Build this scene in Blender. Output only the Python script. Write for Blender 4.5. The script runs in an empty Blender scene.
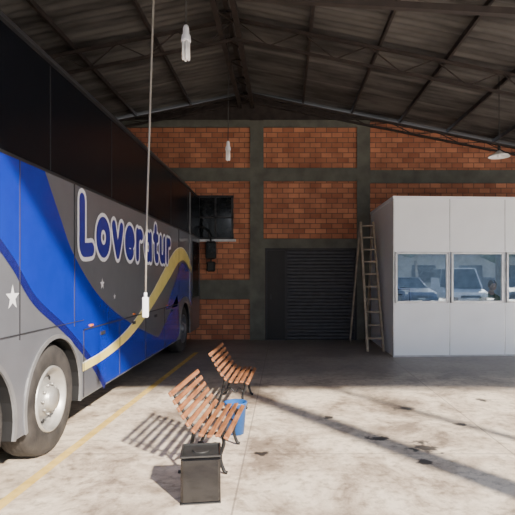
import bpy, math, random
from mathutils import Vector, Matrix
random.seed(4)
C = bpy.context.scene.collection
F=514.0; VX=284.0; VY=275.0; EH=1.6
def PX(px,d): return (px-VX)*d/F
def PZ(py,d): return EH+(VY-py)*d/F

# ---------------------------------------------------------------- materials
def newmat(name):
    m=bpy.data.materials.new(name); m.use_nodes=True
    nt=m.node_tree; b=nt.nodes['Principled BSDF']
    return m,nt,b
def rgb(c): return (c[0],c[1],c[2],1)
def mat(name,c,rough=0.5,metal=0.0,var=0.12,scale=6.0,bump=0.0,bscale=60.0,coat=0.0,spec=0.5,c2=None,stretch=(1,1,1)):
    m,nt,b=newmat(name)
    tc=nt.nodes.new('ShaderNodeTexCoord'); mp=nt.nodes.new('ShaderNodeMapping')
    mp.inputs['Scale'].default_value=stretch
    nt.links.new(tc.outputs['Object'],mp.inputs['Vector'])
    n=nt.nodes.new('ShaderNodeTexNoise'); n.inputs['Scale'].default_value=scale; n.inputs['Detail'].default_value=6
    nt.links.new(mp.outputs['Vector'],n.inputs['Vector'])
    cr=nt.nodes.new('ShaderNodeValToRGB')
    if c2 is None:
        lo=tuple(max(0,x*(1-var)) for x in c); hi=tuple(min(1,x*(1+var)) for x in c)
    else: lo,hi=c,c2
    cr.color_ramp.elements[0].position=0.35; cr.color_ramp.elements[1].position=0.65
    cr.color_ramp.elements[0].color=rgb(lo); cr.color_ramp.elements[1].color=rgb(hi)
    nt.links.new(n.outputs['Fac'],cr.inputs['Fac']); nt.links.new(cr.outputs['Color'],b.inputs['Base Color'])
    b.inputs['Roughness'].default_value=rough; b.inputs['Metallic'].default_value=metal
    b.inputs['Coat Weight'].default_value=coat; b.inputs['Specular IOR Level'].default_value=spec
    if bump>0:
        n2=nt.nodes.new('ShaderNodeTexNoise'); n2.inputs['Scale'].default_value=bscale
        nt.links.new(mp.outputs['Vector'],n2.inputs['Vector'])
        bp=nt.nodes.new('ShaderNodeBump'); bp.inputs['Strength'].default_value=bump; bp.inputs['Distance'].default_value=0.01
        nt.links.new(n2.outputs['Fac'],bp.inputs['Height']); nt.links.new(bp.outputs['Normal'],b.inputs['Normal'])
    return m
def glassmat(name,tint,refl):
    m=bpy.data.materials.new(name); m.use_nodes=True; nt=m.node_tree; nt.nodes.clear()
    o=nt.nodes.new('ShaderNodeOutputMaterial'); mx=nt.nodes.new('ShaderNodeMixShader')
    t=nt.nodes.new('ShaderNodeBsdfTransparent'); t.inputs['Color'].default_value=rgb(tint)
    g=nt.nodes.new('ShaderNodeBsdfGlossy'); g.inputs['Roughness'].default_value=0.0; g.inputs['Color'].default_value=(0.85,0.93,1,1)
    f=nt.nodes.new('ShaderNodeFresnel'); f.inputs['IOR'].default_value=1.5
    a=nt.nodes.new('ShaderNodeMath'); a.operation='ADD'; a.inputs[1].default_value=refl; a.use_clamp=True
    nt.links.new(f.outputs[0],a.inputs[0]); nt.links.new(a.outputs[0],mx.inputs['Fac'])
    nt.links.new(t.outputs[0],mx.inputs[1]); nt.links.new(g.outputs[0],mx.inputs[2]); nt.links.new(mx.outputs[0],o.inputs['Surface'])
    return m

def brickmat():
    m,nt,b=newmat('brick')
    g=nt.nodes.new('ShaderNodeNewGeometry'); s=nt.nodes.new('ShaderNodeSeparateXYZ'); cb=nt.nodes.new('ShaderNodeCombineXYZ')
    nt.links.new(g.outputs['Position'],s.inputs[0])
    ad=nt.nodes.new('ShaderNodeMath'); ad.operation='ADD'
    nt.links.new(s.outputs['X'],ad.inputs[0]); nt.links.new(s.outputs['Y'],ad.inputs[1])
    nt.links.new(ad.outputs[0],cb.inputs['X']); nt.links.new(s.outputs['Z'],cb.inputs['Y'])
    br=nt.nodes.new('ShaderNodeTexBrick'); br.inputs['Scale'].default_value=1
    br.inputs['Brick Width'].default_value=0.27; br.inputs['Row Height'].default_value=0.125
    br.inputs['Mortar Size'].default_value=0.011; br.inputs['Mortar Smooth'].default_value=0.4; br.inputs['Bias'].default_value=-0.05
    br.inputs['Color1'].default_value=(0.66,0.28,0.155,1); br.inputs['Color2'].default_value=(0.40,0.145,0.08,1)
    br.inputs['Mortar'].default_value=(0.19,0.11,0.08,1)
    nt.links.new(cb.outputs[0],br.inputs['Vector'])
    n=nt.nodes.new('ShaderNodeTexNoise'); n.inputs['Scale'].default_value=2.2; n.inputs['Detail'].default_value=5
    nt.links.new(cb.outputs[0],n.inputs['Vector'])
    cr=nt.nodes.new('ShaderNodeValToRGB'); cr.color_ramp.elements[0].position=0.3; cr.color_ramp.elements[0].color=(0.68,0.66,0.66,1)
    cr.color_ramp.elements[1].position=0.65; cr.color_ramp.elements[1].color=(1,1,1,1)
    nt.links.new(n.outputs['Fac'],cr.inputs['Fac'])
    mx=nt.nodes.new('ShaderNodeMix'); mx.data_type='RGBA'; mx.blend_type='MULTIPLY'; mx.inputs['Factor'].default_value=1
    nt.links.new(br.outputs['Color'],mx.inputs['A']); nt.links.new(cr.outputs['Color'],mx.inputs['B'])
    nt.links.new(mx.outputs['Result'],b.inputs['Base Color'])
    b.inputs['Roughness'].default_value=0.85
    bp=nt.nodes.new('ShaderNodeBump'); bp.inputs['Strength'].default_value=0.4; bp.inputs['Distance'].default_value=0.01; bp.invert=True
    nt.links.new(br.outputs['Fac'],bp.inputs['Height']); nt.links.new(bp.outputs['Normal'],b.inputs['Normal'])
    return m

def floormat():
    m,nt,b=newmat('concrete_floor')
    L=nt.links.new; N=nt.nodes.new
    g=N('ShaderNodeNewGeometry'); P=g.outputs['Position']
    n1=N('ShaderNodeTexNoise'); n1.inputs['Scale'].default_value=1.2; n1.inputs['Detail'].default_value=10; n1.inputs['Roughness'].default_value=0.72; n1.inputs['Distortion'].default_value=0.5; L(P,n1.inputs['Vector'])
    cr=N('ShaderNodeValToRGB'); e=cr.color_ramp.elements
    e[0].position=0.38; e[0].color=(0.30,0.235,0.18,1); e[1].position=0.57; e[1].color=(0.83,0.71,0.57,1)
    e2=e.new(0.47); e2.color=(0.58,0.475,0.37,1)
    L(n1.outputs['Fac'],cr.inputs['Fac'])
    n2=N('ShaderNodeTexNoise'); n2.inputs['Scale'].default_value=11; n2.inputs['Detail'].default_value=7; n2.inputs['Roughness'].default_value=.65; L(P,n2.inputs['Vector'])
    cr2=N('ShaderNodeValToRGB'); cr2.color_ramp.elements[0].position=0.34; cr2.color_ramp.elements[0].color=(0.58,0.56,0.54,1); cr2.color_ramp.elements[1].position=0.51; cr2.color_ramp.elements[1].color=(1,1,1,1)
    L(n2.outputs['Fac'],cr2.inputs['Fac'])
    mx=N('ShaderNodeMix'); mx.data_type='RGBA'; mx.blend_type='MULTIPLY'; mx.inputs['Factor'].default_value=1
    L(cr.outputs['Color'],mx.inputs['A']); L(cr2.outputs['Color'],mx.inputs['B'])
    col=mx.outputs['Result']
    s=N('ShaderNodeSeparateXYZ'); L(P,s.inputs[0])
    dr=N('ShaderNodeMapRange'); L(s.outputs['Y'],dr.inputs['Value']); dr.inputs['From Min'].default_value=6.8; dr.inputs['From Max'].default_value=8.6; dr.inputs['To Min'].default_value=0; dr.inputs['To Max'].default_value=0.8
    md=N('ShaderNodeMix'); md.data_type='RGBA'; L(dr.outputs['Result'],md.inputs['Factor']); L(col,md.inputs['A']); md.inputs['B'].default_value=(0.17,0.165,0.17,1)  # roof shade painted into the floor colour, darker towards the back
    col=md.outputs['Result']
    def joint(sock,period,off,w):
        a=N('ShaderNodeMath'); a.operation='ADD'; L(sock,a.inputs[0]); a.inputs[1].default_value=off
        q=N('ShaderNodeMath'); q.operation='PINGPONG'; L(a.outputs[0],q.inputs[0]); q.inputs[1].default_value=period/2
        c=N('ShaderNodeMath'); c.operation='LESS_THAN'; L(q.outputs[0],c.inputs[0]); c.inputs[1].default_value=w
        return c.outputs[0]
    j1=joint(s.outputs['X'],2.4,0.35,0.007); j2=joint(s.outputs['Y'],2.6,0.6,0.007)
    mm=N('ShaderNodeMath'); mm.operation='MAXIMUM'; L(j1,mm.inputs[0]); L(j2,mm.inputs[1])
    m5=N('ShaderNodeMath'); m5.operation='MULTIPLY'; L(mm.outputs[0],m5.inputs[0]); m5.inputs[1].default_value=0.6
    mj=N('ShaderNodeMix'); mj.data_type='RGBA'; L(m5.outputs[0],mj.inputs['Factor']); L(col,mj.inputs['A']); mj.inputs['B'].default_value=(0.16,0.13,0.11,1)
    col=mj.outputs['Result']
    n3=N('ShaderNodeTexNoise'); n3.inputs['Scale'].default_value=9; n3.inputs['Detail'].default_value=5; L(P,n3.inputs['Vector'])
    for (x,y,r) in [(1.30,4.78,0.18),(0.92,5.02,0.13),(1.42,6.15,0.15),(1.22,4.42,0.10),(2.55,6.6,0.10),(1.9,5.5,.08),(0.5,5.8,.08),(-1.1,6.6,.08),(-.2,4.6,.07)]:
        d=N('ShaderNodeVectorMath'); d.operation='DISTANCE'; L(P,d.inputs[0]); d.inputs[1].default_value=(x,y,0)
        a=N('ShaderNodeMath'); a.operation='MULTIPLY_ADD'; L(n3.outputs['Fac'],a.inputs[0]); a.inputs[1].default_value=r*3.4; 
        L(d.outputs['Value'],a.inputs[2])
        r2=N('ShaderNodeMapRange'); r2.inputs['From Min'].default_value=r*2.15; r2.inputs['From Max'].default_value=r*2.5; r2.inputs['To Min'].default_value=0.93; r2.inputs['To Max'].default_value=0
        L(a.outputs[0],r2.inputs['Value'])
        mo=N('ShaderNodeMix'); mo.data_type='RGBA'; L(r2.outputs['Result'],mo.inputs['Factor']); L(col,mo.inputs['A']); mo.inputs['B'].default_value=(0.022,0.02,0.02,1)
        col=mo.outputs['Result']
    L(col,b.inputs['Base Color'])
    rr=N('ShaderNodeMapRange'); L(n1.outputs['Fac'],rr.inputs['Value']); rr.inputs['To Min'].default_value=0.35; rr.inputs['To Max'].default_value=0.7
    L(rr.outputs['Result'],b.inputs['Roughness'])
    bp=N('ShaderNodeBump'); bp.inputs['Strength'].default_value=0.15; bp.inputs['Distance'].default_value=0.01
    L(n2.outputs['Fac'],bp.inputs['Height']); L(bp.outputs['Normal'],b.inputs['Normal'])
    return m
M={}
M['brick']=brickmat(); M['floor']=floormat()
M['conc']=mat('dark_concrete',(0.125,0.128,0.11),0.85,var=0.2,scale=3,bump=0.3)
M['roof']=mat('fibre_sheet',(0.036,0.033,0.032),0.8,c2=(0.12,0.115,0.11),scale=1.3,stretch=(0.7,2.2,1))
M['steel']=mat('rusty_steel',(0.032,0.024,0.022),0.7,var=0.3)
M['tie']=mat('painted_tie',(0.05,0.042,0.04),0.6)
M['grey']=mat('bus_grey',(0.14,0.145,0.165),0.3,0.1,var=0.04,coat=0.5)
M['dgrey']=mat('bus_dark_grey',(0.095,0.098,0.115),0.35,var=0.05,coat=0.3)
M['upgrey']=mat('bus_roof_grey',(0.05,0.05,0.055),0.4,var=0.05)
M['blue']=mat('bus_blue',(0.006,0.028,0.38),0.22,var=0.05,coat=0.8)
M['lilac']=mat('bus_pale_blue',(0.12,0.17,0.40),0.3,var=0.05)
M['indigo']=mat('bus_indigo',(0.010,0.012,0.14),0.25,var=0.05,coat=0.6)
M['navy']=mat('bus_letter_blue',(0.020,0.026,0.26),0.4,var=0.05)
M['white']=mat('white_paint',(0.80,0.80,0.85),0.4,var=0.03)
M['yellow']=mat('bus_yellow',(0.84,0.70,0.22),0.35,var=0.06,coat=0.3)
M['black']=mat('black_plastic',(0.012,0.012,0.013),0.5)
M['bglass']=mat('bus_dark_glass',(0.006,0.007,0.01),0.25,var=0.02,spec=0.10)
M['rubber']=mat('rubber',(0.022,0.02,0.02),0.8,bump=0.3,c2=(0.05,0.045,0.042))
M['rim']=mat('rim_steel',(0.42,0.41,0.39),0.4,0.5,var=0.2)
M['seam']=mat('seam',(0.025,0.025,0.03),0.6)
M['amber']=mat('amber_lens',(0.8,0.2,0.02),0.2)
M['red']=mat('red_lens',(0.5,0.01,0.01),0.2)
M['booth']=mat('white_panel',(0.88,0.91,0.95),0.45,var=0.02,scale=2)
M['alu']=mat('aluminium',(0.5,0.51,0.53),0.4,0.5)
M['arch']=mat('arch_trim',(0.22,0.22,0.23),0.4,0.3)
M['glass']=glassmat('clear_glass',(0.85,0.92,0.97),0.13)
M['darkglass']=mat('dark_glass',(0.012,0.014,0.016),0.1)
M['wood']=mat('weathered_wood',(0.19,0.070,0.026),0.5,c2=(0.40,0.17,0.075),scale=5,stretch=(9,1,9),bump=0.15)
M['iron']=mat('cast_iron',(0.015,0.015,0.016),0.45,0.4)
M['tin']=mat('black_tin',(0.006,0.006,0.007),0.15,0.0,var=0.2,scale=10,coat=.5)
M['tintop']=mat('tin_top',(0.02,0.02,0.02),0.6,0.0,var=0.3,scale=10)
M['tinrim']=mat('tin_rim',(0.09,0.09,0.09),0.35,0.8)
M['bluepl']=mat('blue_plastic',(0.02,0.10,0.32),0.4)
M['lad']=mat('ladder_wood',(0.32,0.27,0.21),0.7,var=0.25)
M['shut']=mat('shutter_grey',(0.048,0.049,0.058),0.55,0.2,var=0.15)
M['doord']=mat('door_dark',(0.012,0.012,0.014),0.6)
M['line']=mat('yellow_floor_paint',(0.62,0.42,0.10),0.7,c2=(0.78,0.55,0.17),scale=9)
M['bulb']=mat('bulb_glass',(0.85,0.85,0.83),0.25)
M['cable']=mat('cable',(0.26,0.24,0.21),0.7)
M['dcable']=mat('dark_cable',(0.03,0.03,0.03),0.7)
M['skin']=mat('skin',(0.42,0.24,0.16),0.55)
M['hair']=mat('hair',(0.015,0.01,0.008),0.6)
M['shirt']=mat('green_shirt',(0.03,0.13,0.06),0.8)
M['pants']=mat('trousers',(0.03,0.035,0.06),0.8)
M['desk']=mat('desk_top',(0.35,0.3,0.24),0.5)
M['inner']=mat('inner_wall',(0.42,0.5,0.62),0.7)
M['carw']=mat('car_white',(0.7,0.71,0.73),0.25,coat=1,var=0.02)
M['carb']=mat('car_blue',(0.04,0.07,0.16),0.25,coat=1,var=0.02)
M['carg']=mat('car_grey',(0.12,0.12,0.13),0.25,coat=1,var=0.02)
M['leaf']=mat('leaves',(0.02,0.05,0.015),0.8,c2=(0.07,0.13,0.035),scale=4,bump=0.5)
M['plaster']=mat('plaster',(0.4,0.39,0.36),0.85,var=0.15,scale=2)
def emis(name,c,s):
    m,nt,b=newmat(name); b.inputs['Base Color'].default_value=rgb(c); b.inputs['Emission Color'].default_value=rgb(c); b.inputs['Emission Strength'].default_value=s; return m
M['tube']=emis('booth_fill_tube',(0.85,0.94,1),34)  # glow of the added booth fill light

# ---------------------------------------------------------------- mesh builder
class MB:
    def __init__(s): s.v=[]; s.f=[]; s.mi=[]; s.sm=[]; s.M=Matrix.Identity(4)
    def add(s,vs,fs,m=0,smooth=False):
        o=len(s.v); s.v+= [s.M@Vector(v) for v in vs]
        for f in fs: s.f.append([o+i for i in f]); s.mi.append(m); s.sm.append(smooth)
        return s
    def box(s,x0,x1,y0,y1,z0,z1,m=0,b=0.0):
        if b<=0:
            vs=[(x0,y0,z0),(x1,y0,z0),(x1,y1,z0),(x0,y1,z0),(x0,y0,z1),(x1,y0,z1),(x1,y1,z1),(x0,y1,z1)]
            return s.add(vs,[(0,3,2,1),(4,5,6,7),(0,1,5,4),(1,2,6,5),(2,3,7,6),(3,0,4,7)],m)
        vs=[];idx={}
        X=(x0,x1);Y=(y0,y1);Z=(z0,z1)
        for i in (0,1):
            for j in (0,1):
                for k in (0,1):
                    dx=b if i==0 else -b; dy=b if j==0 else -b; dz=b if k==0 else -b
                    idx[i,j,k,0]=len(vs); vs.append((X[i],Y[j]+dy,Z[k]+dz))
                    idx[i,j,k,1]=len(vs); vs.append((X[i]+dx,Y[j],Z[k]+dz))
                    idx[i,j,k,2]=len(vs); vs.append((X[i]+dx,Y[j]+dy,Z[k]))
        fs=[]
        for i in (0,1): fs.append([idx[i,0,0,0],idx[i,1,0,0],idx[i,1,1,0],idx[i,0,1,0]])
        for j in (0,1): fs.append([idx[0,j,0,1],idx[1,j,0,1],idx[1,j,1,1],idx[0,j,1,1]])
        for k in (0,1): fs.append([idx[0,0,k,2],idx[1,0,k,2],idx[1,1,k,2],idx[0,1,k,2]])
        for i in (0,1):
            for j in (0,1): fs.append([idx[i,j,0,0],idx[i,j,1,0],idx[i,j,1,1],idx[i,j,0,1]])
            for k in (0,1): fs.append([idx[i,0,k,0],idx[i,1,k,0],idx[i,1,k,2],idx[i,0,k,2]])
        for j in (0,1):
            for k in (0,1): fs.append([idx[0,j,k,1],idx[1,j,k,1],idx[1,j,k,2],idx[0,j,k,2]])
        for i in (0,1):
            for j in (0,1):
                for k in (0,1): fs.append([idx[i,j,k,0],idx[i,j,k,1],idx[i,j,k,2]])
        return s.add(vs,fs,m)
    def cyl(s,p0,p1,r,r2=None,n=12,m=0,caps=True,smooth=True):
        p0=Vector(p0);p1=Vector(p1); r2=r if r2 is None else r2
        ax=(p1-p0).normalized(); t=Vector((0,0,1)) if abs(ax.z)<0.9 else Vector((1,0,0))
        a=ax.cross(t).normalized(); b=ax.cross(a)
        vs=[];
        for p,rr in((p0,r),(p1,r2)):
            for i in range(n):
                an=2*math.pi*i/n; vs.append(p+a*math.cos(an)*rr+b*math.sin(an)*rr)
        s.add(vs,[(i,(i+1)%n,n+(i+1)%n,n+i) for i in range(n)],m,smooth)
        if caps:
            s.add([vs[i] for i in range(n)],[tuple(range(n))[::-1]],m); s.add([vs[n+i] for i in range(n)],[tuple(range(n))],m)
        return s
    def bar(s,p0,p1,w,h,m=0,up=(0,0,1)):
        p0=Vector(p0);p1=Vector(p1);ax=(p1-p0).normalized();u=Vector(up)
        if abs(ax.dot(u))>0.98:u=Vector((0,1,0))
        a=ax.cross(u).normalized()*w/2;b=a.cross(ax).normalized()*h/2
        vs=[p0-a-b,p0+a-b,p0+a+b,p0-a+b,p1-a-b,p1+a-b,p1+a+b,p1-a+b]
        return s.add(vs,[(0,3,2,1),(4,5,6,7),(0,1,5,4),(1,2,6,5),(2,3,7,6),(3,0,4,7)],m)
    def tube(s,pts,r,n=8,m=0):
        pts=[Vector(p) for p in pts]; rings=[];vs=[]
        for i,p in enumerate(pts):
            t=(pts[min(i+1,len(pts)-1)]-pts[max(i-1,0)]).normalized()
            q=Vector((0,1,0)) if abs(t.y)<0.9 else Vector((1,0,0))
            a=t.cross(q).normalized();b=t.cross(a)
            rr=r[i] if isinstance(r,(list,tuple)) else r
            for k in range(n):
                an=2*math.pi*k/n; vs.append(p+a*math.cos(an)*rr+b*math.sin(an)*rr)
        fs=[]
        for i in range(len(pts)-1):
            for k in range(n): fs.append((i*n+k,i*n+(k+1)%n,(i+1)*n+(k+1)%n,(i+1)*n+k))
        fs.append(tuple(range(n))); e=(len(pts)-1)*n; fs.append(tuple(range(e,e+n)))
        return s.add(vs,fs,m,True)
    def revolve(s,prof,c,axis='z',n=24,m=0,mats=None,smooth=True):
        vs=[];c=Vector(c)
        for r,h in prof:
            for k in range(n):
                an=2*math.pi*k/n; ca,sa=math.cos(an)*r,math.sin(an)*r
                if axis=='z': vs.append(c+Vector((ca,sa,h)))
                elif axis=='x': vs.append(c+Vector((h,ca,sa)))
                else: vs.append(c+Vector((ca,h,sa)))
        for i in range(len(prof)-1):
            mm=mats[i] if mats else m
            s.add([vs[i*n+k] for k in range(n)]+[vs[(i+1)*n+k] for k in range(n)],[(k,(k+1)%n,n+(k+1)%n,n+k) for k in range(n)],mm,smooth)
        return s
    def prism(s,poly,a0,a1,plane='yz',m=0,side=None,smooth=False):
        def P(u,v,a):
            return (a,u,v) if plane=='yz' else ((u,a,v) if plane=='xz' else (u,v,a))
        n=len(poly); vs=[P(u,v,a0) for u,v in poly]+[P(u,v,a1) for u,v in poly]
        s.add(vs,[tuple(range(n)),tuple(range(n,2*n))[::-1]],m)
        s.add(vs,[(i,(i+1)%n,n+(i+1)%n,n+i) for i in range(n)],m if side is None else side,smooth)
        return s
    def ribbon(s,A,B,x,m=0,n=40):
        a=spl(A,n);b=spl(B,n); vs=[(x,p[0],p[1]) for p in a]+[(x,p[0],p[1]) for p in b]
        k=len(a); return s.add(vs,[(i,i+1,k+i+1,k+i) for i in range(k-1)],m)
    def sphere(s,c,r,m=0,n=16,sc=(1,1,1)):
        vs=[];h=n//2;c=Vector(c)
        for i in range(h+1):
            th=math.pi*i/h
            for k in range(n):
                ph=2*math.pi*k/n; vs.append(c+Vector((r*sc[0]*math.sin(th)*math.cos(ph),r*sc[1]*math.sin(th)*math.sin(ph),r*sc[2]*math.cos(th))))
        fs=[(i*n+k,(i+1)*n+k,(i+1)*n+(k+1)%n,i*n+(k+1)%n) for i in range(h) for k in range(n)]
        return s.add(vs,fs,m,True)
    def obj(s,name,mats,parent=None,world=False,label=None,cat=None,kind=None,clean=True):
        lo=[min(v[i] for v in s.v) for i in range(3)];hi=[max(v[i] for v in s.v) for i in range(3)]
        c=Vector([(lo[0]+hi[0])/2,(lo[1]+hi[1])/2,lo[2]])
        if kind=='structure': c=Vector((0,0,0))
        me=bpy.data.meshes.new(name); me.from_pydata([v-c for v in s.v],[],s.f)
        for mm in (mats if isinstance(mats,(list,tuple)) else [mats]): me.materials.append(M[mm])
        for p,mi,sm in zip(me.polygons,s.mi,s.sm): p.material_index=mi; p.use_smooth=sm
        if clean:
            import bmesh
            bm=bmesh.new(); bm.from_mesh(me); bmesh.ops.remove_doubles(bm,verts=bm.verts,dist=0.00005)
            bmesh.ops.recalc_face_normals(bm,faces=bm.faces); bm.to_mesh(me); bm.free()
        ob=bpy.data.objects.new(name,me); C.objects.link(ob)
        if parent is not None:
            ob.parent=parent; ob.location=c-(Vector(parent.location) if world else Vector((0,0,0)))
        else: ob.location=c
        if label: ob['label']=label
        if cat: ob['category']=cat
        if kind: ob['kind']=kind
        return ob
def spl(P,n):
    out=[];k=len(P)-1
    for i in range(n+1):
        t=i*k/n; j=min(int(t),k-1); u=t-j
        p0=P[max(j-1,0)];p1=P[j];p2=P[j+1];p3=P[min(j+2,k)]
        out.append(tuple(0.5*((2*p1[q])+(-p0[q]+p2[q])*u+(2*p0[q]-5*p1[q]+4*p2[q]-p3[q])*u*u+(-p0[q]+3*p1[q]-3*p2[q]+p3[q])*u**3) for q in range(len(p1))))
    return out
def thing(name,loc,label,cat,rot=0,group=None):
    e=bpy.data.objects.new(name,None); C.objects.link(e); e.location=loc; e.rotation_euler=(0,0,rot); e.empty_display_size=0.2
    e['label']=label; e['category']=cat
    if group: e['group']=group
    return e
def dup(e,loc,rot=0,label=None):
    n=e.copy(); C.objects.link(n); n.location=loc; n.rotation_euler=(0,0,rot)
    if label: n['label']=label
    def rec(src,dst):
        for ch in list(src.children):
            k=ch.copy(); C.objects.link(k); k.parent=dst; rec(ch,k)
    rec(e,n); return n

# ---------------------------------------------------------------- room
WY=12.72; RX=-0.84; RZ=6.18; SL=0.2
XL=-7.0; XR=9.5; YF=1.2
def roofz(x): return RZ-SL*abs(x-RX)
MB().box(-30,40,-40,16,-0.15,0).obj('floor','floor',kind='structure')
b=MB(); top=5.39
poly=[(XL,0),(XR,0),(XR,roofz(XR)-0.1)]
xs=RX+(RZ-0.12-top)/SL; poly+=[(xs,top),(RX-(RZ-0.12-top)/SL,top),(XL,roofz(XL)-0.1)]
b.prism(poly,WY,WY+0.2,'xz'); b.obj('wall_back','brick',kind='structure')
b=MB(); b.prism([(RX-4,5.2),(xs,5.2),(xs+0.3,top-0.04),(RX,RZ-0.05),(RX-(RZ-0.1-top)/SL,top)],WY+0.03,WY+0.18,'xz'); b.obj('trim_gable','steel',kind='structure')
MB().box(XL-0.2,XL,YF,WY+0.2,0,roofz(XL)-0.1).obj('wall_left','conc',kind='structure')
def cx(a,b2): return PX(a,WY-.05),PX(b2,WY-.05)
k=1
def conc(x0,x1,z0,z1):
    global k
    MB().box(x0,x1,WY-0.06,WY+0.02,z0,z1).obj('trim_%d'%k,'conc',kind='structure'); k+=1
c1=cx(250,263.5); c2=cx(357,370)
conc(c1[0],c1[1],0,5.41); conc(c2[0],c2[1],0,5.41)
conc(c1[0]-4.3,c1[0]-4.0,0,5.3)
conc(6.6,6.92,0,4.6)
z0,z1=PZ(181,12.66),PZ(168,12.66)
conc(XL,c1[0],z0,z1); conc(c1[1],c2[0],z0,z1); conc(c2[1],XR,z0-0.05,z1-0.05)
conc(XL,c1[0],PZ(299,12.66),PZ(280,12.66))
conc(c1[1],c2[0],PZ(248,12.66),PZ(239,12.66))
conc(XL,c1[0],5.25,5.42); conc(c1[1],c2[0],5.25,5.42)
conc(c1[1],PX(265,12.7),0,PZ(248,12.66))
def sheet(xa,xb):
    mb=MB();n=int((WY+0.3-YF+0.3)/0.045); vs=[]
    for i in range(n+1):
        y=YF-0.3+i*0.045; o=0.018*math.cos(2*math.pi*i/4)
        for x in (xa,xb): vs.append((x,y,roofz(x)+o))
    m=len(vs)
    vs+=[(v[0],v[1],v[2]+0.012) for v in vs[:m]]
    fs=[(2*i,2*i+1,2*i+3,2*i+2) for i in range(n)]
    fs+=[(m+2*i,m+2*i+1,m+2*i+3,m+2*i+2) for i in range(n)]
    mb.add(vs,fs,0,True); return mb
def sheetmat():
    m=M['roof']; nt=m.node_tree; b=nt.nodes['Principled BSDF']
    L=nt.links.new;N=nt.nodes.new
    g=N('ShaderNodeNewGeometry'); s=N('ShaderNodeSeparateXYZ'); L(g.outputs['Position'],s.inputs[0])
    src=b.inputs['Base Color'].links[0].from_socket
    def pp(sock,per,w,off):
        a=N('ShaderNodeMath'); a.operation='ADD'; L(sock,a.inputs[0]); a.inputs[1].default_value=off
        q=N('ShaderNodeMath'); q.operation='PINGPONG'; L(a.outputs[0],q.inputs[0]); q.inputs[1].default_value=per/2
        c=N('ShaderNodeMapRange'); L(q.outputs[0],c.inputs['Value']); c.inputs['From Min'].default_value=0; c.inputs['From Max'].default_value=w; c.inputs['To Min'].default_value=1; c.inputs['To Max'].default_value=0
        return c.outputs['Result']
    f=pp(s.outputs['Y'],1.05,0.06,0.2)
    mu=N('ShaderNodeMath'); mu.operation='MULTIPLY'; L(f,mu.inputs[0]); mu.inputs[1].default_value=0.25
    mx=N('ShaderNodeMix'); mx.data_type='RGBA'; L(mu.outputs[0],mx.inputs['Factor']); L(src,mx.inputs['A']); mx.inputs['B'].default_value=(0.3,0.29,0.28,1)
    L(mx.outputs['Result'],b.inputs['Base Color'])
sheetmat()
sheet(XL-0.2,RX).obj('ceiling_left','roof',kind='structure',clean=False)
sheet(RX,XR).obj('ceiling_right','roof',kind='structure',clean=False)
b=MB(); b.prism([(XL,4.35),(XR-1.3,4.35),(XR-1.3,roofz(XR-1.3)),(RX,RZ-.03),(XL,roofz(XL)-.03)],YF-0.05,YF+0.05,'xz'); b.obj('wall_front','conc',kind='structure')
MB().box(3.48,3.72,YF-0.11,YF+0.11,0,4.36).obj('trim_post','conc',kind='structure')
MB().box(4.95,5.05,YF-0.05,YF+0.05,0,4.36).obj('trim_shadow_post','conc',kind='structure')  # added unseen post, casts a second diagonal shadow band on the floor
MB().box(XR-0.25,XR-0.1,YF-0.07,YF+0.07,0,roofz(XR)-0.03).obj('trim_post_outer','conc',kind='structure')
for i,px in enumerate([303,352,400,448,495,545,600,190,135,85,40]):
    x=PX(px,12.6); z=roofz(x)-0.07
    MB().box(x-0.022,x+0.022,YF,WY,z-0.04,z+0.045).obj('roof_purlin' if i==0 else 'roof_purlin.%03d'%i,'steel',label='dark steel purlin under the corrugated roof',cat='roof beam')
for o in bpy.data.objects:
    if o.name.startswith('roof_purlin'): o['group']='steel roof purlins'
b=MB()
for dx in (-0.24,0.06):
    b.box(RX+dx-0.04,RX+dx+0.04,YF,WY,5.72,5.82)
b.box(RX-0.15,RX-0.07,YF,WY,6.0,6.08)
for i in range(12):
    y=YF+0.3+i*0.95
    b.bar((RX-0.24,y,5.78),(RX-0.11,y+0.47,6.02),0.03,0.03); b.bar((RX+0.06,y,5.78),(RX-0.11,y+0.47,6.02),0.03,0.03); b.bar((RX-0.24,y,5.78),(RX+0.06,y+0.4,5.78),0.03,0.03)
b.obj('ridge_girder','steel',label='dark steel lattice girder running under the roof ridge',cat='roof beam')
for i,y in enumerate((WY-0.12,8.9,5.3,1.7)):
    b=MB(); H=0.34
    for sgn,xe in((-1,XL),(1,XR)):
        T=[];B=[];n=18 if sgn>0 else 12
        for q in range(n+1):
            x=RX+(xe-RX)*q/n; z=roofz(x)-0.16; T.append((x,y,z)); B.append((x,y,z-H*(1 if i else 0.5)))
        b.bar(T[0],T[-1],0.05,0.05); b.bar(B[0],B[-1],0.05,0.045)
        for q in range(n): b.bar(T[q] if q%2==0 else B[q],B[q+1] if q%2==0 else T[q+1],0.018,0.018)
    b.obj('roof_truss' if i==0 else 'roof_truss.%03d'%i,'steel',label='dark steel lattice rafter carrying the shed roof',cat='roof truss')['group']='steel roof trusses'
b=MB(); b.bar((PX(235,7),7,PZ(-4,7)),(PX(600,7),7,PZ(17.6,7)),0.09,0.09); b.obj('roof_tie','tie',label='heavy dark square steel tie under the roof sheets',cat='roof beam')

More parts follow.
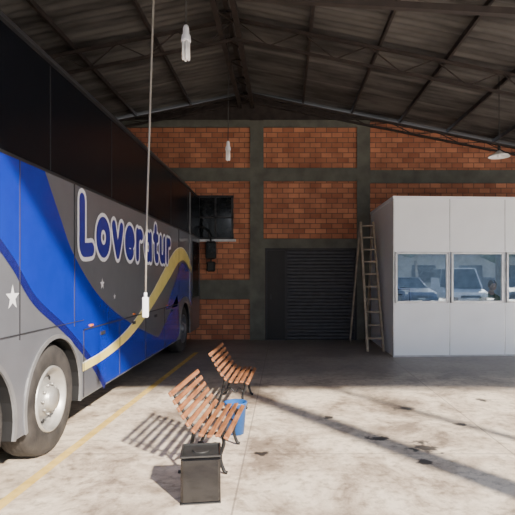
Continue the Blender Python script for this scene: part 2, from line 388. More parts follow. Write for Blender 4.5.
# window & door in the back wall
x0,x1=PX(197,12.6),PX(233,12.6); z0,z1=PZ(239,12.6),PZ(195,12.6)
b=MB(); t=0.05
b.box(x0,x1,WY-0.05,WY+0.01,z0,z0+t);b.box(x0,x1,WY-0.05,WY+0.01,z1-t,z1);b.box(x0,x0+t,WY-0.05,WY+0.01,z0,z1);b.box(x1-t,x1,WY-0.05,WY+0.01,z0,z1)
xm=(x0+x1)/2; b.box(xm-.02,xm+.02,WY-0.05,WY+0.01,z0,z1); b.box(x0,x1,WY-.05,WY+.01,(z0+z1)/2-.02,(z0+z1)/2+.02)
b.box(x0+t,x1-t,WY-0.02,WY+0.01,z0+t,z1-t,1); b.box(x0-.06,x1+.06,WY-0.10,WY,z0-0.06,z0,2)
b.obj('window_1',['seam','darkglass','alu'],kind='structure')
x0,x1=PX(265,12.6),PX(357,12.6); zt=PZ(248,12.6)
b=MB(); xa=PX(286,12.6)
b.box(x0,xa,WY-0.03,WY+0.01,0,zt,1); b.box(x0,x0+.05,WY-.06,WY,0,zt,0); b.box(xa-.03,xa+.03,WY-.08,WY,0,zt,0); b.box(x1-.05,x1,WY-.08,WY,0,zt,0); b.box(x0,x1,WY-.08,WY,zt-.06,zt,0)  # near-black panel stands in for the dark doorway interior
b.box(x0+.08,xa-.06,WY-.045,WY,0.05,zt-.1,1); b.box(x0+.12,x0+.16,WY-.07,WY,1.0,1.12,0)
n=26
for i in range(n):
    a=i*(zt-.06)/n; h=(zt-.06)/n
    b.prism([(WY-.01,a),(WY-.028,a+h*.15),(WY-.032,a+h*.5),(WY-.028,a+h*.85),(WY-.01,a+h)],xa+.03,x1-.05,'yz',2)
b.obj('door_1',['seam','doord','shut'],kind='structure')
MB().add([(-2.02,3.3,0.004),(-1.93,3.3,0.004),(-1.76,10.6,0.004),(-1.85,10.6,0.004),(-2.25,-4,0.004),(-2.16,-4,0.004)],[(0,1,2,3),(4,5,1,0)]).obj('trim_floor_line','line',kind='structure')

# ---------------------------------------------------------------- bus
SX=-2.05; BW=2.55; Y0=1.25; Y1=12.50; zb=0.34; zw=2.50; WR=0.49
bus=thing('coach_bus',(SX-BW/2,(Y0+Y1)/2,0),'grey tour coach with blue and yellow swooshes and lettering','bus')
axles=[(3.36,0.49),(4.62,0.49),(10.65,0.49)]
AR=0.55
def arch(yc,r=AR,n=14,zc=WR):
    th0=math.asin((zb-zc)/r)
    out=[]
    a0=math.pi-th0; a1=th0
    for i in range(n+1):
        a=a0+(a1-a0)*i/n; out.append((yc+r*math.cos(a),zc+r*math.sin(a)))
    return out
poly=[(Y0,zb)]
for yc,_ in axles: poly+=arch(yc)
poly+=[(Y1-0.10,zb),(Y1-0.02,0.6),(Y1,1.1),(Y1-0.02,zw),(Y0+0.03,zw),(Y0,1.5)]
b=MB(); b.prism(poly,SX-BW,SX,'yz',0,side=1)
def X(o): return SX+0.001+o*0.0012
zs=1.04
for ya,yb in((Y0+.02,2.6),(5.25,9.9),(11.3,Y1-.05)):
    b.add([(X(1),ya,zb+.01),(X(1),yb,zb+.01),(X(1),yb,zs),(X(1),ya,zs)],[(0,1,2,3)],2)
R=[(4.40,2.49),(4.70,2.13),(5.03,1.78),(5.75,1.34),(6.85,0.96),(8.2,0.62),(9.4,0.36)]
L1=[(2.7,2.22),(3.42,2.02),(3.88,1.74),(4.25,1.42),(4.87,1.10),(5.50,0.70),(5.9,0.36)]
L2=[(p[0]-.05,p[1]-.06) for p in L1]
b.ribbon(L1,R,X(2),3); b.ribbon(L2,L1,X(3),4)
b.add([(X(2),4.40,2.49),(X(2),2.7,2.49),(X(2),2.7,2.22)],[(0,1,2)],3)
b.ribbon([(7.6,0.36),(8.6,0.66),(9.85,1.22)],[(9.7,0.36),(10.0,0.45),(10.07,0.62)],X(3),3)
b.ribbon([(8.9,1.0),(9.8,1.55),(10.4,1.85),(11.35,1.62)],[(9.85,1.0),(10.25,1.12),(10.9,1.14),(11.35,0.85)],X(3),3)
ya=[(5.22,0.70),(5.9,0.745),(6.7,0.885),(7.45,1.12),(8.1,1.38),(8.8,1.70),(9.6,2.04),(10.3,2.14),(10.9,2.02),(11.38,1.76)]
yb=[(5.22,0.62),(5.9,0.65),(6.8,0.77),(7.62,0.99),(8.35,1.24),(9.1,1.51),(9.85,1.80),(10.4,1.90),(10.85,1.82),(11.3,1.64)]
b.ribbon(ya,yb,X(5),6)
b.ribbon([(p[0],p[1]+.012) for p in ya],ya,X(5),5)
def star(y,z,r,m=5):
    vs=[]
    for i in range(10):
        a=math.pi/2+i*math.pi/5; rr=r if i%2==0 else r*0.4; vs.append((X(5),y+rr*math.cos(a),z+rr*math.sin(a)))
    b.add(vs,[tuple(range(10))],m)
star(3.87,1.43,0.10); star(5.78,1.50,0.07); star(6.2,1.34,0.04)
def seam(y0,z0,y1,z1,w=.012): 
    b.box(SX-.002,X(6),min(y0,y1)-w/2,max(y0,y1)+w/2,min(z0,z1)-w/2,max(z0,z1)+w/2,7)
seam(5.25,zs,10.0,zs,.014);seam(3.98,1.1,3.98,zw,.009); seam(5.02,1.1,5.02,zw,.009); seam(5.25,zb+.02,5.25,zs,.014); seam(6.4,zb+.02,6.4,zs,.018);seam(7.6,zb+.02,7.6,zs,.018);seam(8.8,zb+.02,8.8,zs,.02);seam(10.0,.45,10.0,zw,.012); seam(3.6,1.14,5.25,1.14,.008)
for y in (5.8,7.0,8.2,9.4): b.box(SX-.002,X(9),y-.07,y+.07,0.93,0.97,7)
b.obj('body',['grey','black','dgrey','blue','indigo','white','yellow','seam','lilac','lilac'],bus,True)
def upprof(x0,x1,z0,z1,r,n=6):
    p=[(x0,z0),(x1,z0)]
    for i in range(n+1):
        a=i/n*math.pi/2; p.append((x1-r+r*math.cos(a),z1-r+r*math.sin(a)))
    for i in range(n+1):
        a=math.pi/2+i/n*math.pi/2; p.append((x0+r+r*math.cos(a),z1-r+r*math.sin(a)))
    return p
b=MB()
secs=[(Y0+.03,0),(Y1-0.9,0),(Y1-.3,.02),(Y1-.05,.08)]
pr=[]
for y,s in secs: pr.append([(x,y,z) for x,z in upprof(SX-BW+.02+s*.6,SX-.02-s*.6,zw,3.66-s*.8,0.22)])
n=len(pr[0]); vs=[v for r in pr for v in r]
b.add(vs,[(i*n+k,i*n+(k+1)%n,(i+1)*n+(k+1)%n,(i+1)*n+k) for i in range(len(pr)-1) for k in range(n)],0,False)
b.add(vs,[tuple(range(n)),tuple(range((len(pr)-1)*n,len(pr)*n))],0)
b.obj('upper_body','upgrey',bus,True)
b=MB()
b.box(SX-.03,SX+.004,Y0+.15,Y1-.08,zw+.0,3.44,0)
b.obj('window_band','bglass',bus,True,label='black tinted side glass')
b=MB()
for y in (2.9,4.5,6.1,7.7,9.3,10.9): b.box(SX-.002,SX+.006,y-.008,y+.008,zw+.02,3.43)
b.box(SX-.002,SX+.008,Y0+.1,Y1-.1,zw-.012,zw+.012); b.box(SX-.02,SX+.01,Y0+.1,Y1-.4,3.44,3.47)
b.obj('window_trim','black',bus,True)
b=MB(); b.box(SX-.002,SX+.02,11.14,11.165,1.0,3.40,0,.004); b.obj('grab_rail','arch',bus,True,label='thin vertical metal strip beside the door')
MB().box(SX-BW+.1,SX-.1,Y1-.1,Y1+.012,1.35,3.2,0,.01).obj('windscreen','bglass',bus,True)
MB().box(SX-BW+.05,SX-.05,Y1-.1,Y1+.05,0.36,0.8,0,.04).obj('bumper','dgrey',bus,True)
for sx in (SX-BW+.35,SX-.35): MB().box(sx-.16,sx+.16,Y1-.02,Y1+.03,0.85,1.05,0,.02).obj('headlight','bulb',bus,True)
MB().box(SX-BW+.3,SX-.3,Y0-.02,Y0+.02,0.7,1.9,0,.01).obj('engine_hatch','dgrey',bus,True)
for sx in (SX-BW+.15,SX-.15): MB().box(sx-.07,sx+.07,Y0-.03,Y0+.02,1.0,1.7,0,.01).obj('tail_lamp','red',bus,True)
b=MB(); b.box(SX-.01,SX+.004,11.45,12.38,0.42,2.44,0); b.box(SX,SX+.009,11.52,12.31,1.1,2.36,1)
b.obj('door',['dgrey','bglass'],bus,True)
for yc,_ in axles:
    b=MB();n=28; Ai=AR-.012
    th=math.asin((zb-WR)/AR)
    for i in range(n):
        a=math.pi-th+(2*th-math.pi)*i/n; a2=math.pi-th+(2*th-math.pi)*(i+1)/n
        q=[(yc+r*math.cos(t),WR+r*math.sin(t)) for t,r in((a,Ai),(a,AR+.025),(a2,AR+.025),(a2,Ai))]
        vs=[(SX+.010,)+q[0],(SX+.010,)+q[1],(SX+.010,)+q[2],(SX+.010,)+q[3],(SX-.008,)+q[0],(SX-.001,)+q[1],(SX-.001,)+q[2],(SX-.008,)+q[3]]
        b.add(vs,[(0,1,2,3),(0,3,7,4),(1,5,6,2)],0,False)
    b.obj('wheel_arch','arch',bus,True,label='slim metal wheel arch trim')
def wheel(parent,xc,yc,zc,R,W,sgn,rm='rim'):
    h=W
    tp=[(R*.60,-.015),(R*.70,.0),(R*.86,.0),(R*.95,-.015),(R*.995,-.05),(R,-.08),(R,-h+.06),(R*.97,-h+.02),(R*.6,-h)]
    b=MB(); b.revolve([(r,x*sgn) for r,x in tp],(xc,yc,zc),'x',36)
    for i in range(4):
        xx=-.07-i*(h-.12)/4; b.revolve([(R+.001,(xx)*sgn),(R+.004,(xx-.015)*sgn),(R+.001,(xx-.03)*sgn)],(xc,yc,zc),'x',36)
    t=b.obj('tire','rubber',parent,True)
    b=MB(); b.revolve([(R*.60,-.015*sgn),(R*.585,.005*sgn),(R*.56,.0),(R*.53,-.06*sgn),(R*.47,-.11*sgn),(R*.33,-.07*sgn),(R*.30,-.04*sgn),(R*.24,-.04*sgn),(R*.22,.0),(R*.19,.025*sgn),(R*.06,.03*sgn),(0.001,.03*sgn)],(xc,yc,zc),'x',36)
    for i in range(10):
        a=i*math.pi/5; y=yc+R*.27*math.cos(a); z=zc+R*.27*math.sin(a)
        b.cyl((xc-.04*sgn,y,z),(xc-.01*sgn,y,z),R*.024,n=6)
        a+=math.pi/10; y=yc+R*.41*math.cos(a); z=zc+R*.41*math.sin(a)
        b.cyl((xc-.095*sgn,y,z),(xc-.082*sgn,y,z),R*.045,n=10,m=1)
    r=b.obj('rim',[rm,'black'],parent,True)
    return t,r
bpy.context.view_layer.update()
for yc,zc in axles:
    for s in (1,-1):
        e=bpy.data.objects.new('wheel',None); C.objects.link(e); e.parent=bus
        wx=(SX-.03) if s>0 else (SX-BW+.03); loc=Vector((wx,yc,0)); e.location=loc-Vector(bus.location)
        for o in wheel(None,wx,yc,WR,WR,0.29,s,'rim' if yc<8 else 'dgrey'):
            o.parent=e; o.location=Vector(o.location)-loc
MB().box(SX-BW+.4,SX-.4,Y0+.2,Y1-.3,0.36,1.0).obj('chassis','black',bus,True)
b=MB(); ym=12.5; mx=PX(211,12.5)
b.tube([(SX-.1,Y1-.06,2.78),(SX+.12,ym,2.76),(mx-.05,ym,2.62),(mx,ym,2.4)],0.022,8)
b.box(mx-.13,mx+.13,ym-.07,ym+.05,1.98,2.42,0,.04); b.box(mx-.10,mx+.10,ym-.06,ym+.05,1.68,1.93,0,.03)
b.box(mx-.1,mx+.1,ym-.075,ym-.065,2.02,2.38,1); b.cyl((mx,ym,1.9),(mx,ym,2.0),.02)
b.obj('mirror',['black','darkglass'],bus,True)
for y in (5.45,7.0,9.0): MB().box(SX,SX+.02,y-.03,y+.03,1.06,1.08).obj('marker_light','amber',bus,True)
def arc(cx_,cy_,rx,ry,a0,a1,n=16):
    return [(cx_+rx*math.cos(math.radians(a0+(a1-a0)*i/n)),cy_+ry*math.sin(math.radians(a0+(a1-a0)*i/n))) for i in range(n+1)]
G={'L':(.62,[[(0,1.45),(.0,1.0),(.0,.5),(.02,.04),(.3,.0),(.6,.04)]]),
'o':(.78,[arc(.38,.48,.36,.46,0,360,24)]),
'v':(.72,[[(0,.95),(.14,.5),(.34,.02)],[(.34,.02),(.54,.5),(.68,.95)]]),
'e':(.74,[[(.04,.5),(.66,.5)]+arc(.36,.48,.34,.46,12,310,20)]),
'r':(.52,[[(0,.95),(0,.5),(0,.0)],[(0,.5),(.1,.78),(.28,.93),(.46,.88)]]),
'a':(.76,[arc(.34,.46,.32,.44,0,360,24),[(.68,.95),(.68,.5),(.70,.0)]]),
't':(.54,[[(.2,1.38),(.2,.8),(.2,.2),(.3,.02),(.48,.03)],[(.0,.95),(.24,.95),(.46,.95)]]),
'u':(.70,[[(0,.95),(0,.35),(.08,.08),(.3,.0),(.5,.1),(.60,.35)],[(.62,.95),(.62,.5),(.64,.0)]])}
def lettering():
    word='Loveratur'; gap=.44; sc=.345
    tot=sum(G[c][0] for c in word)+gap*(len(word)-1)
    sy=(9.2-5.20)/tot
    strokes=[];p=0
    for c in word:
        for st in G[c][1]:
            pts=[(5.20+(p+x)*sy,1.86+z*sc) for x,z in st]
            if len(pts)>2 and len(pts)<10: pts=spl(pts,14)
            strokes.append(pts)
        p+=G[c][0]+gap
    b=MB()
    for (r,lay,mi) in((.118,6.0,0),(.074,7.0,1)):
        kk=0
        for pts in strokes:
            for i,pt in enumerate(pts):
                n=14; x=X(lay)+kk*0.000004; kk+=1
                vs=[(x,pt[0]+r*math.cos(2*math.pi*q/n),pt[1]+r*math.sin(2*math.pi*q/n)) for q in range(n)]
                b.add(vs,[tuple(range(n))],mi)
                if i<len(pts)-1:
                    p2=pts[i+1]; dy,dz=p2[0]-pt[0],p2[1]-pt[1]; L=math.hypot(dy,dz)
                    if L<1e-6: continue
                    ny,nz=-dz/L*r,dy/L*r; x=X(lay)+kk*0.000004; kk+=1
                    b.add([(x,pt[0]+ny,pt[1]+nz),(x,pt[0]-ny,pt[1]-nz),(x,p2[0]-ny,p2[1]-nz),(x,p2[0]+ny,p2[1]+nz)],[(0,1,2,3)],mi)
    b.obj('lettering',['white','navy'],bus,True,label='rounded blue letters with thick white outline',clean=False)
lettering()

# ---------------------------------------------------------------- office booth
OX=2.14;OY=10.02; ang=math.radians(3.5); Lb=1.115; nb=4; HT=3.10
booth=thing('office_booth',(OX+1.5,OY+1.2,0),'white panelled site office booth with sliding windows','office booth')
Mt=Matrix.Translation((OX,OY,0))@Matrix.Rotation(ang,4,'Z')
def bo(name,mats,fn,**kw):
    b=MB(); b.M=Mt; fn(b); return b.obj(name,mats,booth,True,**kw)
W0,W1=1.05,2.05
for i in range(nb):
    a=i*Lb
    bo('lower_panel','booth',lambda b:b.box(a+.008,a+Lb-.008,0,.045,0.03,W0,0,.004))
    bo('upper_panel','booth',lambda b:b.box(a+.008,a+Lb-.008,0,.045,W1,HT-.01,0,.004))
    def f(b):
        for (u0,u1,v0,v1) in((a+.03,a+Lb-.03,W0,W0+.04),(a+.03,a+Lb-.03,W1-.04,W1),(a+.03,a+.07,W0,W1),(a+Lb-.07,a+Lb-.03,W0,W1)): b.box(u0,u1,-.015,.04,v0,v1)
    bo('window_frame','alu',f)
    bo('window_pane','glass',lambda b:b.box(a+.05,a+Lb-.05,.012,.018,W0+.03,W1-.03))
for i in range(nb+1):
    bo('frame_post','alu',lambda b:b.box(i*Lb-.008,i*Lb+.008,.006,.05,0,HT))
bo('base_rail','alu',lambda b:b.box(0,nb*Lb,.0,.05,0,.03))
MB().box(OX,OX+.045,OY+.05,WY-.02,0.0,HT-.01,0,.003).obj('side_panel','booth',booth,True)
xe=OX+nb*Lb*math.cos(ang); MB().box(xe-.05,xe,OY+nb*Lb*math.sin(ang)+.05,WY-.02,0,HT-.01).obj('side_panel','booth',booth,True)
b=MB(); b.prism([(OX-.02,OY-.02),(xe+.02,OY+nb*Lb*math.sin(ang)-.02),(xe+.02,WY-.02),(OX-.02,WY-.02)],HT-.01,HT+.04,'xy'); b.obj('roof_panel','booth',booth,True)
b=MB(); b.box(OX+.05,xe-.06,WY-.07,WY-.03,0,HT-.02); b.obj('inner_wall','inner',booth,True)
lf=thing('booth_fill_light',(4.0,11.0,HT-.02),'added white fluorescent batten brightening the booth interior','fill light')  # added lamp, lifts the booth interior behind the glass
MB().box(-.65,.65,-.06,.06,-.05,-.001,0,.01).obj('housing','white',lf)
b=MB(); b.cyl((-.6,0,-.07),(.6,0,-.07),.018); b.obj('tube','tube',lf)
desk=thing('office_desk',(4.0,10.78,0),'wooden topped office desk inside the booth','desk')
b=MB(); b.box(-.8,.8,-.3,.3,.72,.75,0,.005); b.obj('desk_top','desk',desk)
b=MB(); b.box(-.78,-.74,-.28,.28,0,.72); b.box(.74,.78,-.28,.28,0,.72); b.box(-.74,.74,-.28,-.26,.3,.72); b.obj('desk_frame','inner',desk)
mon=thing('computer_monitor',(3.5,10.8,.75),'black computer monitor on the desk','monitor',rot=.5)
b=MB(); b.box(-.22,.22,-.02,.02,.10,.38,0,.01); b.obj('screen','black',mon)
b=MB(); b.box(-.1,.1,-.08,.08,0,.015); b.cyl((0,.03,0.01),(0,.03,.2),.02); b.obj('stand','black',mon)
PXX=4.50
chair=thing('office_chair',(PXX,11.42,0),'dark office chair under the seated person','chair',rot=math.pi)
b=MB(); b.box(-.23,.23,-.22,.22,.40,.45,0,.02); b.obj('seat','black',chair)
b=MB(); b.box(-.2,.2,-.27,-.22,.56,.95,0,.02); b.bar((0,-.22,.43),(0,-.25,.62),.05,.02); b.obj('backrest','black',chair)
b=MB(); b.cyl((0,0,.08),(0,0,.41),.03)
for i in range(5):
    a=i*2*math.pi/5; b.bar((0,0,.09),(.26*math.cos(a),.26*math.sin(a),.05),.04,.03); b.sphere((.26*math.cos(a),.26*math.sin(a),.027),.027,0,8)
b.obj('base','black',chair)
cab=thing('filing_cabinet',(2.7,12.3,0),'dark filing cabinet with metal drawers inside the booth','cabinet')
b=MB(); b.box(-.25,.25,-.3,.3,0,1.3,0,.01); b.obj('body','pants',cab)
for q in range(4):
    b=MB(); b.box(-.22,.22,-.315,-.3,.04+q*.31,.32+q*.31,0,.003); b.box(-.06,.06,-.335,-.315,.2+q*.31,.22+q*.31,1); b.obj('drawer',['alu','black'],cab)
def person():
    P=thing('person',(PXX,11.39,0),'person in green shirt bent over the desk writing','person',rot=math.pi)
    V=[];E=[];Rr=[]
    def add(co,r,par=None):
        V.append(co);Rr.append(r)
        if par is not None:E.append((par,len(V)-1))
        return len(V)-1
    pel=add((0,0,.59),.14); w=add((0,.03,.75),.135,pel); ch=add((0,.12,.98),.15,w); nk0=add((0,.19,1.15),.09,ch); nk=add((0,.235,1.23),.055,nk0); hd=add((0,.27,1.28),.05,nk)
    for s in(-1,1):
        h=add((s*.10,.05,.57),.10,pel); kn=add((s*.13,.42,.53),.07,h); an=add((s*.13,.45,.10),.045,kn); ft=add((s*.14,.58,.05),.04,an)
        sh=add((s*.18,.15,1.10),.065,nk0); el=add((s*.27,.30,.84),.045,sh); wr=add((s*.14,.52,.80),.028,el); pm=add((s*.115,.58,.79),.03,wr)
        for q,(dx,l) in enumerate(((-.028,.05),(-.01,.06),(.01,.055),(.028,.042))):
            f1=add((s*.115+dx,.615,.792),.009,pm); f2=add((s*.115+dx,.615+l*.6,.785),.008,f1); add((s*.115+dx*.9,.615+l,.768),.007,f2)
        t=add((s*.08,.59,.785),.009,pm); add((s*.065,.62,.775),.008,t)
    me=bpy.data.meshes.new('body'); me.from_pydata(V,E,[]); o=bpy.data.objects.new('body_skin',me); C.objects.link(o)
    md=o.modifiers.new('s','SKIN'); 
    for i,r in enumerate(Rr): me.skin_vertices[0].data[i].radius=(r,r)
    me.skin_vertices[0].data[0].use_root=True
    sb=o.modifiers.new('u','SUBSURF'); sb.levels=1; sb.render_levels=1
    dg=bpy.context.evaluated_depsgraph_get(); m2=bpy.data.meshes.new_from_object(o.evaluated_get(dg)); bpy.data.objects.remove(o)
    b=MB()
    for p in m2.polygons:
        c=p.center; mi=0
        if c.z<.64 and c.y<.5 : mi=2
        if c.z<.5: mi=2
        if c.z>=.64 and c.z<1.19 and c.y<.42: mi=1
        b.add([m2.vertices[i].co.copy() for i in p.vertices],[tuple(range(len(p.vertices)))],mi,True)
    hc=Vector((0,.30,1.36))
    b.sphere(hc,.1,0,16,(.78,.92,1.12)); b.sphere(hc+Vector((0,.095,-.02)),.018,0,8,(.8,1.2,1.3))
    for s in(-1,1): b.sphere(hc+Vector((s*.078,-.005,-.01)),.022,0,8,(.4,.8,1.2)); b.sphere(hc+Vector((s*.03,.083,.005)),.011,3,8)
    b.sphere(hc+Vector((0,.082,-.06)),.02,4,8,(1,.4,.3))
    b.obj('body',['skin','shirt','pants','hair','red'],P)
    b=MB(); b.sphere(hc+Vector((0,-.018,.03)),.106,0,16,(.84,.92,1.08)); b.obj('hair','hair',P)
person()
# ---------------------------------------------------------------- step ladder
lad=thing('step_ladder',(1.85,11.4,0),'tall weathered wooden stepladder standing beside the booth','ladder')
zt=2.78; yt=11.5
fb=[(PX(368,10.7),10.75),(PX(384,10.7),10.75)]; ft=[(PX(360.5,yt),yt),(PX(373,yt),yt)]
rb=[(PX(350,12.3),12.3),(PX(366,12.3),12.3)]
for i in(0,1):
    b=MB(); b.bar((fb[i][0],fb[i][1],0.0),(ft[i][0],ft[i][1],zt),.045,.07,up=(0,1,0)); b.obj('front_rail','lad',lad,True)
    b=MB(); b.bar((rb[i][0],rb[i][1],0.0),(ft[i][0],ft[i][1]+.05,zt-.05),.038,.05,up=(0,1,0)); b.obj('rear_rail','lad',lad,True)
for k2 in range(1,11):
    t=k2/10.3; p=[(fb[i][0]+(ft[i][0]-fb[i][0])*t,fb[i][1]+(ft[i][1]-fb[i][1])*t,zt*t) for i in(0,1)]
    b=MB(); b.bar(p[0],p[1],.09,.032,up=(0,0,1)); b.obj('rung','lad',lad,True)
# ---------------------------------------------------------------- benches
bench=thing('park_bench',(-.70,4.0,0),'slatted wooden bench with black iron legs beside the metal tin','bench',rot=math.radians(-3),group='slatted benches')
LB=1.0
curve=[(-.19,.665),(-.145,.585),(-.10,.505),(-.052,.43),(.0,.372),(.07,.348),(.14,.346),(.205,.35),(.25,.332)]
cp=spl(curve,240)
cum=[0]
for i in range(1,len(cp)): cum.append(cum[-1]+math.hypot(cp[i][0]-cp[i-1][0],cp[i][1]-cp[i-1][1]))
NS=10; pitch=(cum[-1])/(NS-1)
def slats(ids,name):
    b=MB()
    for s_ in ids:
        d=s_*pitch; i=min(range(len(cum)),key=lambda q:abs(cum[q]-d)); j0,j1=max(i-2,0),min(i+2,len(cp)-1)
        tx,tz=cp[j1][0]-cp[j0][0],cp[j1][1]-cp[j0][1]
        b.M=Matrix.Translation((cp[i][0],0,cp[i][1]))@Matrix.Rotation(-math.atan2(tz,tx),4,'Y')
        b.box(-.0205,.0205,0,LB,-.010,.010,0,.004)
    b.M=Matrix.Identity(4); b.obj(name,'wood',bench)
slats(range(0,6),'backrest'); slats(range(6,NS),'seat')
for yy in (.14,LB-.14):
    b=MB()
    def fl(pts,r=.012): b.tube([(x,yy,z) for x,z in spl(pts,22)],r,6)
    fl([(x-.012 if z>.4 else x,z-.018) for x,z in curve],.013)
    fl([(-.03,.38),(-.05,.25),(-.09,.12),(-.13,.02),(-.16,.012)],.015)
    fl([(.19,.34),(.21,.25),(.18,.14),(.21,.03),(.24,.012)],.015)
    fl([(-.06,.2),(.03,.25),(.09,.2),(.14,.25),(.19,.2)],.009)
    b.obj('side_frame','iron',bench)
dup(bench,(-.68,6.0,0),math.radians(-2),'slatted wooden bench with black iron legs near the blue bucket')
tin=thing('metal_tin',(-.60,3.72,0),'square glossy black metal tin','tin',rot=math.radians(8))
b=MB(); w=.138; TH=.325; b.box(-w,w,-w,w,0.0,TH,0,.018); b.box(-w-.003,w+.003,-w-.003,w+.003,.0,.010,1,.003)
b.obj('body',['tin','tinrim'],tin)
b=MB()
for u in((-w-.004,w+.004,-w-.004,-w+.007),(-w-.004,w+.004,w-.007,w+.004),(-w-.004,-w+.007,-w,w),(w-.007,w+.004,-w,w)): b.box(u[0],u[1],u[2],u[3],TH,TH+.014,0,.003)
b.box(-w+.005,w-.005,-w+.005,w-.005,TH-.002,TH+.003,1); b.cyl((0,0,TH),(0,0,TH+.012),.06,n=24,m=1)
b.obj('lid',['tinrim','tintop'],tin)
bk=thing('plastic_bucket',(-.49,5.2,0),'blue plastic bucket on the floor between the benches','bucket')
b=MB(); b.revolve([(.001,0.0),(.085,0),(.11,.30),(.118,.305),(.118,.32),(.105,.32),(.08,.01),(.001,.01)],(0,0,0),'z',28); b.obj('body','bluepl',bk)
b=MB(); b.tube([(.118*math.cos(a),.02,.30-.1*math.sin(a)) for a in [i*math.pi/12 for i in range(13)]],.004,6); b.obj('handle','tinrim',bk)
# ---------------------------------------------------------------- hanging lamps
def cfl(loc,ztop,label):
    e=thing('hanging_bulb',loc,label,'lamp',group='hanging bulbs')
    b=MB(); b.tube([(0,0,.17),(.005,0,(ztop-loc[2])*.5),(0,0,ztop-loc[2])],.006,6); b.obj('cable','dcable',e)
    b=MB(); b.revolve([(.001,.18),(.02,.178),(.028,.15),(.03,.10),(.04,.085),(.045,.04),(.045,.03),(.001,.03)],(0,0,0),'z',16); b.obj('socket','white',e)
    b=MB()
    for i in range(4):
        a=i*math.pi/2+.4; x,y=.024*math.cos(a),.024*math.sin(a)
        b.cyl((x,y,.03),(x,y,-.13),.014,n=10); b.sphere((x,y,-.13),.014,0,10)
    b.obj('bulb','bulb',e); return e
cfl((PX(186,4.7),4.7,PZ(45,4.7)),5.715,'large white energy-saving bulb on a long cable')
cfl((PX(228,8.5),8.5,PZ(152,8.5)),5.715,'white energy-saving bulb on a cable near the brick wall')
lx,ly,lz=PX(499,9.3),9.3,PZ(157,9.3)
e=thing('pendant_lamp',(lx,ly,lz),'round pale enamel shade pendant lamp hanging over the booth','lamp')
b=MB(); b.tube([(0,0,.12),(0,0,roofz(lx)-.04-lz)],.008,6); b.cyl((0,0,.08),(0,0,.2),.025); b.obj('cable','dcable',e)
b=MB(); b.revolve([(.03,.11),(.05,.09),(.10,.06),(.17,.03),(.19,.0),(.185,.0),(.165,.022),(.09,.05),(.03,.085)],(0,0,0),'z',28); b.obj('shade','bulb',e)
b=MB(); b.sphere((0,0,.02),.035,0,12); b.obj('bulb','bulb',e)
d=4.5; X1,Z1=PX(145.5,d),PZ(297,d); X2=PX(160,d); Z2=5.715
e=thing('pendant_socket',(X1,d,Z1-.2),'white socket block hanging from a long pale cable','socket')
b=MB(); b.tube([(0,0,.2),(.012,0,.9),((X2-X1)*.45,0,2.4),(X2-X1,0,Z2-Z1+.2)],.009,8); b.obj('cable','cable',e)
b=MB(); b.box(-.026,.026,-.02,.02,.02,.2,0,.008); b.cyl((0,0,.19),(0,0,.24),.014); b.obj('socket_body','white',e)
# ---------------------------------------------------------------- outside (seen mirrored in the booth glass)
def car(loc,paint,label,van=False,rot=0):
    e=thing('car',loc,label,'car',rot=rot)
    b=MB(); W=.86
    side=[(-2.1,.35),(-1.75,.35)]+[(-1.35+.36*math.cos(a),.32+.36*math.sin(a)) for a in [math.pi-i*math.pi/8 for i in range(9)]]+[(1.25+.36*math.cos(a),.32+.36*math.sin(a)) for a in [math.pi-i*math.pi/8 for i in range(9)]]+[(2.0,.3),(2.1,.5),(2.05,.72),(1.2,.92),(-1.95,.98),(-2.12,.8)]
    b.prism(side,-W,W,'yz'); 
    hh=1.95 if van else 1.45
    gh=[(-2.05 if van else -1.85,.96),(1.45 if van else 1.15,.90),(.75 if van else .45,hh-.04),(-2.0 if van else -1.3,hh)]
    vs=[(-W+.04 if z<1.1 else -W+.16,y,z) for y,z in gh]+[(W-.04 if z<1.1 else W-.16,y,z) for y,z in gh]
    b.add(vs,[(0,1,2,3),(7,6,5,4),(0,1,5,4),(1,2,6,5),(3,0,4,7)],1); b.add(vs,[(2,3,7,6)],0)
    b.box(-W+.14,W-.14,gh[3][0],gh[2][0]+.02,hh-.03,hh+.025,0,.02)
    for s in(-1,1):
        b.bar((s*(W-.05),gh[1][0],.93),(s*(W-.16),gh[2][0],hh-.03),.05,.05); b.bar((s*(W-.04),-.35,.94),(s*(W-.15),-.4,hh),.05,.05)
        b.box(s*W-.12*(s>0),s*W+.12*(s<0),2.0,2.07,.58,.72,2)
        if van: b.box(s*(W-.02)-.02,s*(W-.02)+.02,-2.0,-.4,.95,hh-.5,0)
    b.box(-.5,.5,2.05,2.115,.42,.56,3); b.box(-.2,.2,2.1,2.12,.36,.44,2)
    b.obj('body',[paint,'darkglass','bulb','black'],e)
    for y in(-1.35,1.25):
        for s in(-1,1):
            w=bpy.data.objects.new('wheel',None); C.objects.link(w); w.parent=e; w.location=(s*(W-.01),y,0)
            for o in wheel(None,0,0,.32,.32,.2,s): o.parent=w
    return e
car((11.6,-7.0,0),'carw','white van parked outside the shed',True,rot=.12); car((8.7,-7.4,0),'carb','dark blue hatchback parked outside the shed',rot=-.1)
car((14.6,-8,0),'carg','grey hatchback parked outside the shed'); car((5.9,-8.2,0),'carg','grey hatchback parked outside beside a blue car',rot=.15)
car((3.0,-7.8,0),'carw','white hatchback parked outside the shed')
fac=thing('backdrop_building',(8,-20,0),'low plastered building added as backdrop for booth reflections','building')  # invented backdrop, takes the place of sky mirrored in the booth windows
b=MB(); b.box(-20,20,-3,0,0,3.2); b.obj('wall','plaster',fac)
b=MB(); b.box(-20.3,20.3,-3.3,.5,3.2,3.4); b.obj('roof','conc',fac)
for i in range(9): MB().box(-18+i*4,-16+i*4,-.03,.04,1.0,2.4).obj('window','darkglass',fac)
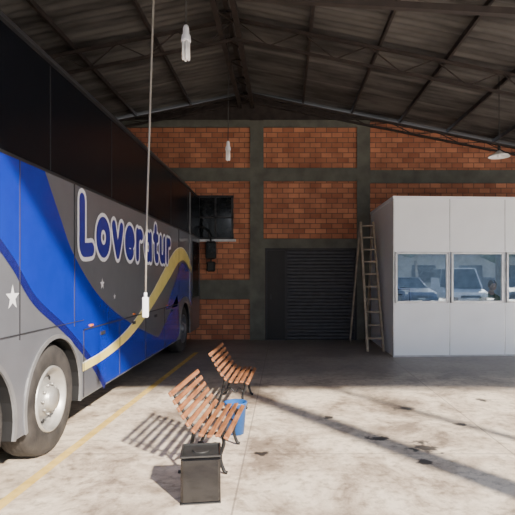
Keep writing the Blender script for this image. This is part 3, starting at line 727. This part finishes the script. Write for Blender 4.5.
for i,(x,y,h) in enumerate(((1,-14,5.0),(6.5,-14.5,4.4),(12,-14,5.2),(18,-14,5))):
    t=thing('tree',(x,y,0),'leafy tree added to cover sky in booth reflections','tree',group='added backdrop trees')  # added out of view so the booth windows mirror less sky
    b=MB(); b.tube([(0,0,0),(.05,.05,1.2),(0,0,2.6)],[.16,.12,.09],10); b.obj('trunk','lad',t)
    b=MB()
    for q in range(26):
        a=random.random()*6.28; r=random.random()*1.3; b.sphere((r*math.cos(a),r*math.sin(a),h-2+random.random()*1.6),.4+random.random()*.3,0,8)
    b.obj('foliage','leaf',t)

# ---------------------------------------------------------------- lights
sd=bpy.data.lights.new('sun','SUN'); sd.energy=16.0; sd.angle=math.radians(1.8); sd.color=(1,.90,.77)
so=bpy.data.objects.new('sun',sd); C.objects.link(so); so.rotation_euler=Vector((-1.0,1.4,-1.0)).to_track_quat('-Z','Y').to_euler(); so.location=(10,-14,14)
w=bpy.data.worlds.new('world'); bpy.context.scene.world=w; w.use_nodes=True; nt=w.node_tree
bg=nt.nodes['Background']; tc=nt.nodes.new('ShaderNodeTexCoord'); sp=nt.nodes.new('ShaderNodeSeparateXYZ'); cr=nt.nodes.new('ShaderNodeValToRGB')
nt.links.new(tc.outputs['Generated'],sp.inputs[0]); nt.links.new(sp.outputs['Z'],cr.inputs['Fac'])
cr.color_ramp.elements[0].position=0; cr.color_ramp.elements[0].color=(.93,.95,1,1); cr.color_ramp.elements[1].position=.6; cr.color_ramp.elements[1].color=(.55,.70,1,1)
nt.links.new(cr.outputs['Color'],bg.inputs['Color']); bg.inputs['Strength'].default_value=2.4
# ---------------------------------------------------------------- camera
cd=bpy.data.cameras.new('camera'); cam=bpy.data.objects.new('camera',cd); C.objects.link(cam)
cam.location=(0,0,EH); cam.rotation_euler=(math.pi/2,0,0); cd.sensor_width=36; cd.lens=36*F/515
cd.shift_x=-(VX-257.5)/515; cd.shift_y=(VY-257.5)/515; cd.clip_start=.05
bpy.context.scene.camera=cam
